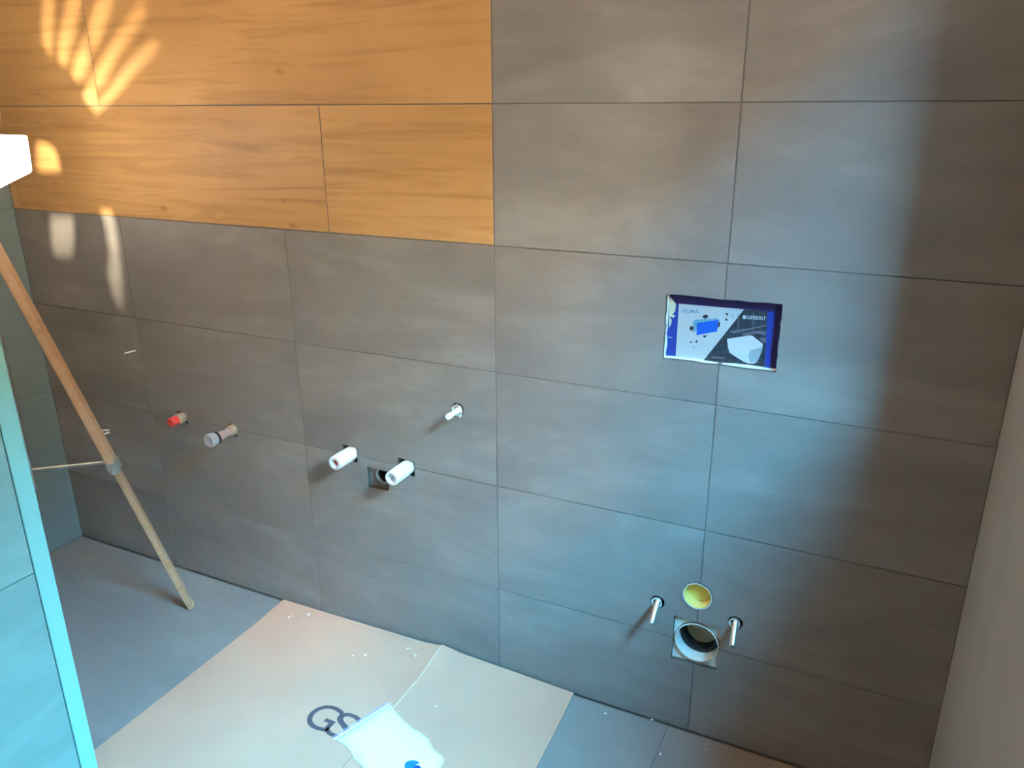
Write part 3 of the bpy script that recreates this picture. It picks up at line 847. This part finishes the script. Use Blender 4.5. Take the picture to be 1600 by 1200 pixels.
# ------------------------------------------------------------------ wooden tripod work lamp
APEX = Vector((-1.25, -0.40, 0.11))
lamp = thing('tripod_work_lamp', 'lit work lamp on a wooden tripod standing in the left corner', 'lamp', (APEX.x, APEX.y, ZF))
feet = [Vector((-0.995, -0.153, ZF)), Vector((-1.59, -0.30, ZF)), Vector((-1.164, -0.744, ZF))]
for k, ft in enumerate(feet):
    d = (ft - APEX)
    rad = Vector((d.x, d.y, 0)).normalized()
    side = Vector((-rad.y, rad.x, 0))
    pt_ = lambda t: APEX + d * t
    lg = finish('leg', beam(bmesh.new(), pt_(0.03), pt_(0.60), 0.048, 0.022, side, 0.003), 'pine', lamp)
    # narrower extension below the clamp, foot cut flat on the floor
    e0, e1 = pt_(0.50) + rad * 0.0, ft + Vector((0, 0, 0.0))
    bm = beam(bmesh.new(), e0 , pt_(0.985), 0.028, 0.018, side, 0.002, 0.027)
    finish('extension', bm, 'pine', lg)
    bm = beam(bmesh.new(), pt_(0.984), pt_(1.0) + Vector((0, 0, 0.003)), 0.027, 0.018, side, 0.002, 0.022)
    finish('foot', bm, 'pine', lg)
    finish('clamp', beam(bmesh.new(), pt_(0.588), pt_(0.614), 0.053, 0.029, side, 0.003), 'clamp', lg)
    kn = pt_(0.60) - side * (0.030 if k else 0.030)
    kb = lathe(bmesh.new(), pt_(0.604) - side * 0.026, -side, [(0, 0.004), (0.010, 0.004), (0.010, 0.008), (0.018, 0.008), (0.019, 0.004), (0.019, 0)], 14)
    finish('knob', kb, 'steel', lg, True)
    c0 = pt_(0.592); c1 = Vector((APEX.x, APEX.y, c0.z + 0.005))
    finish('spreader', rod(bmesh.new(), c0 - rad * 0.005, c1, 0.0052, 10), 'steel', lamp, True)
finish('column', rod(bmesh.new(), (APEX.x, APEX.y, -0.70), (APEX.x, APEX.y, 0.10), 0.012, 16), 'steel', lamp, True)
finish('hub', lathe(bmesh.new(), (APEX.x, APEX.y, 0.05), (0, 0, 1), [(0, 0), (0, 0.05), (0.05, 0.055), (0.062, 0.04), (0.085, 0.02), (0.10, 0.014), (0.10, 0)], 28), 'clamp', lamp, True)
# lamp head: flood lamp box, glass towards the room
def hp(px, py, y): return on(px, py, 1, y)
front = [hp(-70, 207, -0.41), hp(42, 210, -0.46), hp(50, 269, -0.46), hp(0, 294, -0.44), hp(-70, 322, -0.41)]
nrm = (front[1] - front[0]).cross(front[4] - front[0]).normalized()
if nrm.dot(CAM - front[0]) < 0: nrm = -nrm
ctr = sum(front, Vector()) / 5
bm = bmesh.new()
back = [ctr + (p - ctr) * 0.66 - nrm * 0.030 for p in front]
fv = [bm.verts.new(p) for p in front]; bv = [bm.verts.new(p) for p in back]
bm.faces.new(bv[::-1])
for i in range(5):
    j = (i + 1) % 5; bm.faces.new((fv[i], fv[j], bv[j], bv[i]))
bm.faces.new(fv)
bmesh.ops.bevel(bm, geom=list(bm.edges), offset=0.003, segments=2, affect='EDGES')
hd = finish('lamp_head', bm, 'lamp_glass', lamp, True); hd['label'] = 'glaring white lamp head'

# added gobo plate behind the head: its slots shape a spot into wall streaks
LS = on(-45, 255, 1, -0.335)
PLY = LS.y + 0.030
def pl(px, py):
    p = on(px, py, 1, 0.0)
    t = (PLY - LS.y) / (p.y - LS.y)
    q = LS + (p - LS) * t
    return (q.x, q.z)
SLOTS = [
    [(68, -40), (84, -40), (86, 0), (83, 60), (80, 88), (66, 70), (65, 40)],
    [(112, -40), (130, -40), (126, 10), (118, 50), (110, 78), (104, 104), (90, 96), (90, 58), (98, 30)],
    [(156, -40), (186, -40), (176, 4), (164, 42), (155, 68), (147, 84), (139, 60), (138, 38), (148, 10)],
    [(214, 8), (229, 6), (230, 26), (208, 54), (184, 86), (172, 112), (160, 138), (150, 138), (147, 112), (166, 80), (186, 50)],
    [(235, 64), (249, 62), (247, 78), (216, 106), (196, 132), (176, 154), (156, 172), (150, 180), (146, 172), (164, 146), (186, 118), (206, 94)],
    [(132, 60), (139, 74), (141, 96), (131, 122), (120, 126), (110, 114), (118, 86)],
    [(142, 122), (148, 122), (152, 160), (146, 170), (134, 160), (130, 146)],
    [(58, 222), (72, 224), (84, 232), (90, 244), (93, 266), (66, 268), (56, 262)],
    [(157, 328), (174, 330), (181, 350), (187, 400), (192, 440), (193, 486), (178, 470), (168, 430), (172, 390), (164, 350)],
    [(78, 336), (114, 338), (116, 372), (112, 402), (86, 402), (80, 380)],
]
slots = [[pl(*p) for p in s] for s in SLOTS]
xs = [p[0] for s in slots for p in s]; zs = [p[1] for s in slots for p in s]
plate = [(LS.x - 0.06, LS.z - 0.055), (LS.x + 0.06, LS.z - 0.055), (LS.x + 0.06, LS.z + 0.06), (LS.x - 0.06, LS.z + 0.06)]
finish('gobo_plate', prism([plate] + slots, PLY - 0.0002, PLY + 0.0002, lambda u, v, d: (u, d, v)), 'gobo_pale', lamp)
aim = LS + Vector((0, 1, 0.0))
light('streak_spot', 'SPOT', LS, 21.0, (1.0, 0.86, 0.62), spot_size=math.radians(118), spot_blend=0.0, shadow_soft_size=0.0017, look=aim)  # extra spot added behind the head for the wall streaks

for o in bpy.data.objects:
    if 'wl' in o: del o['wl']
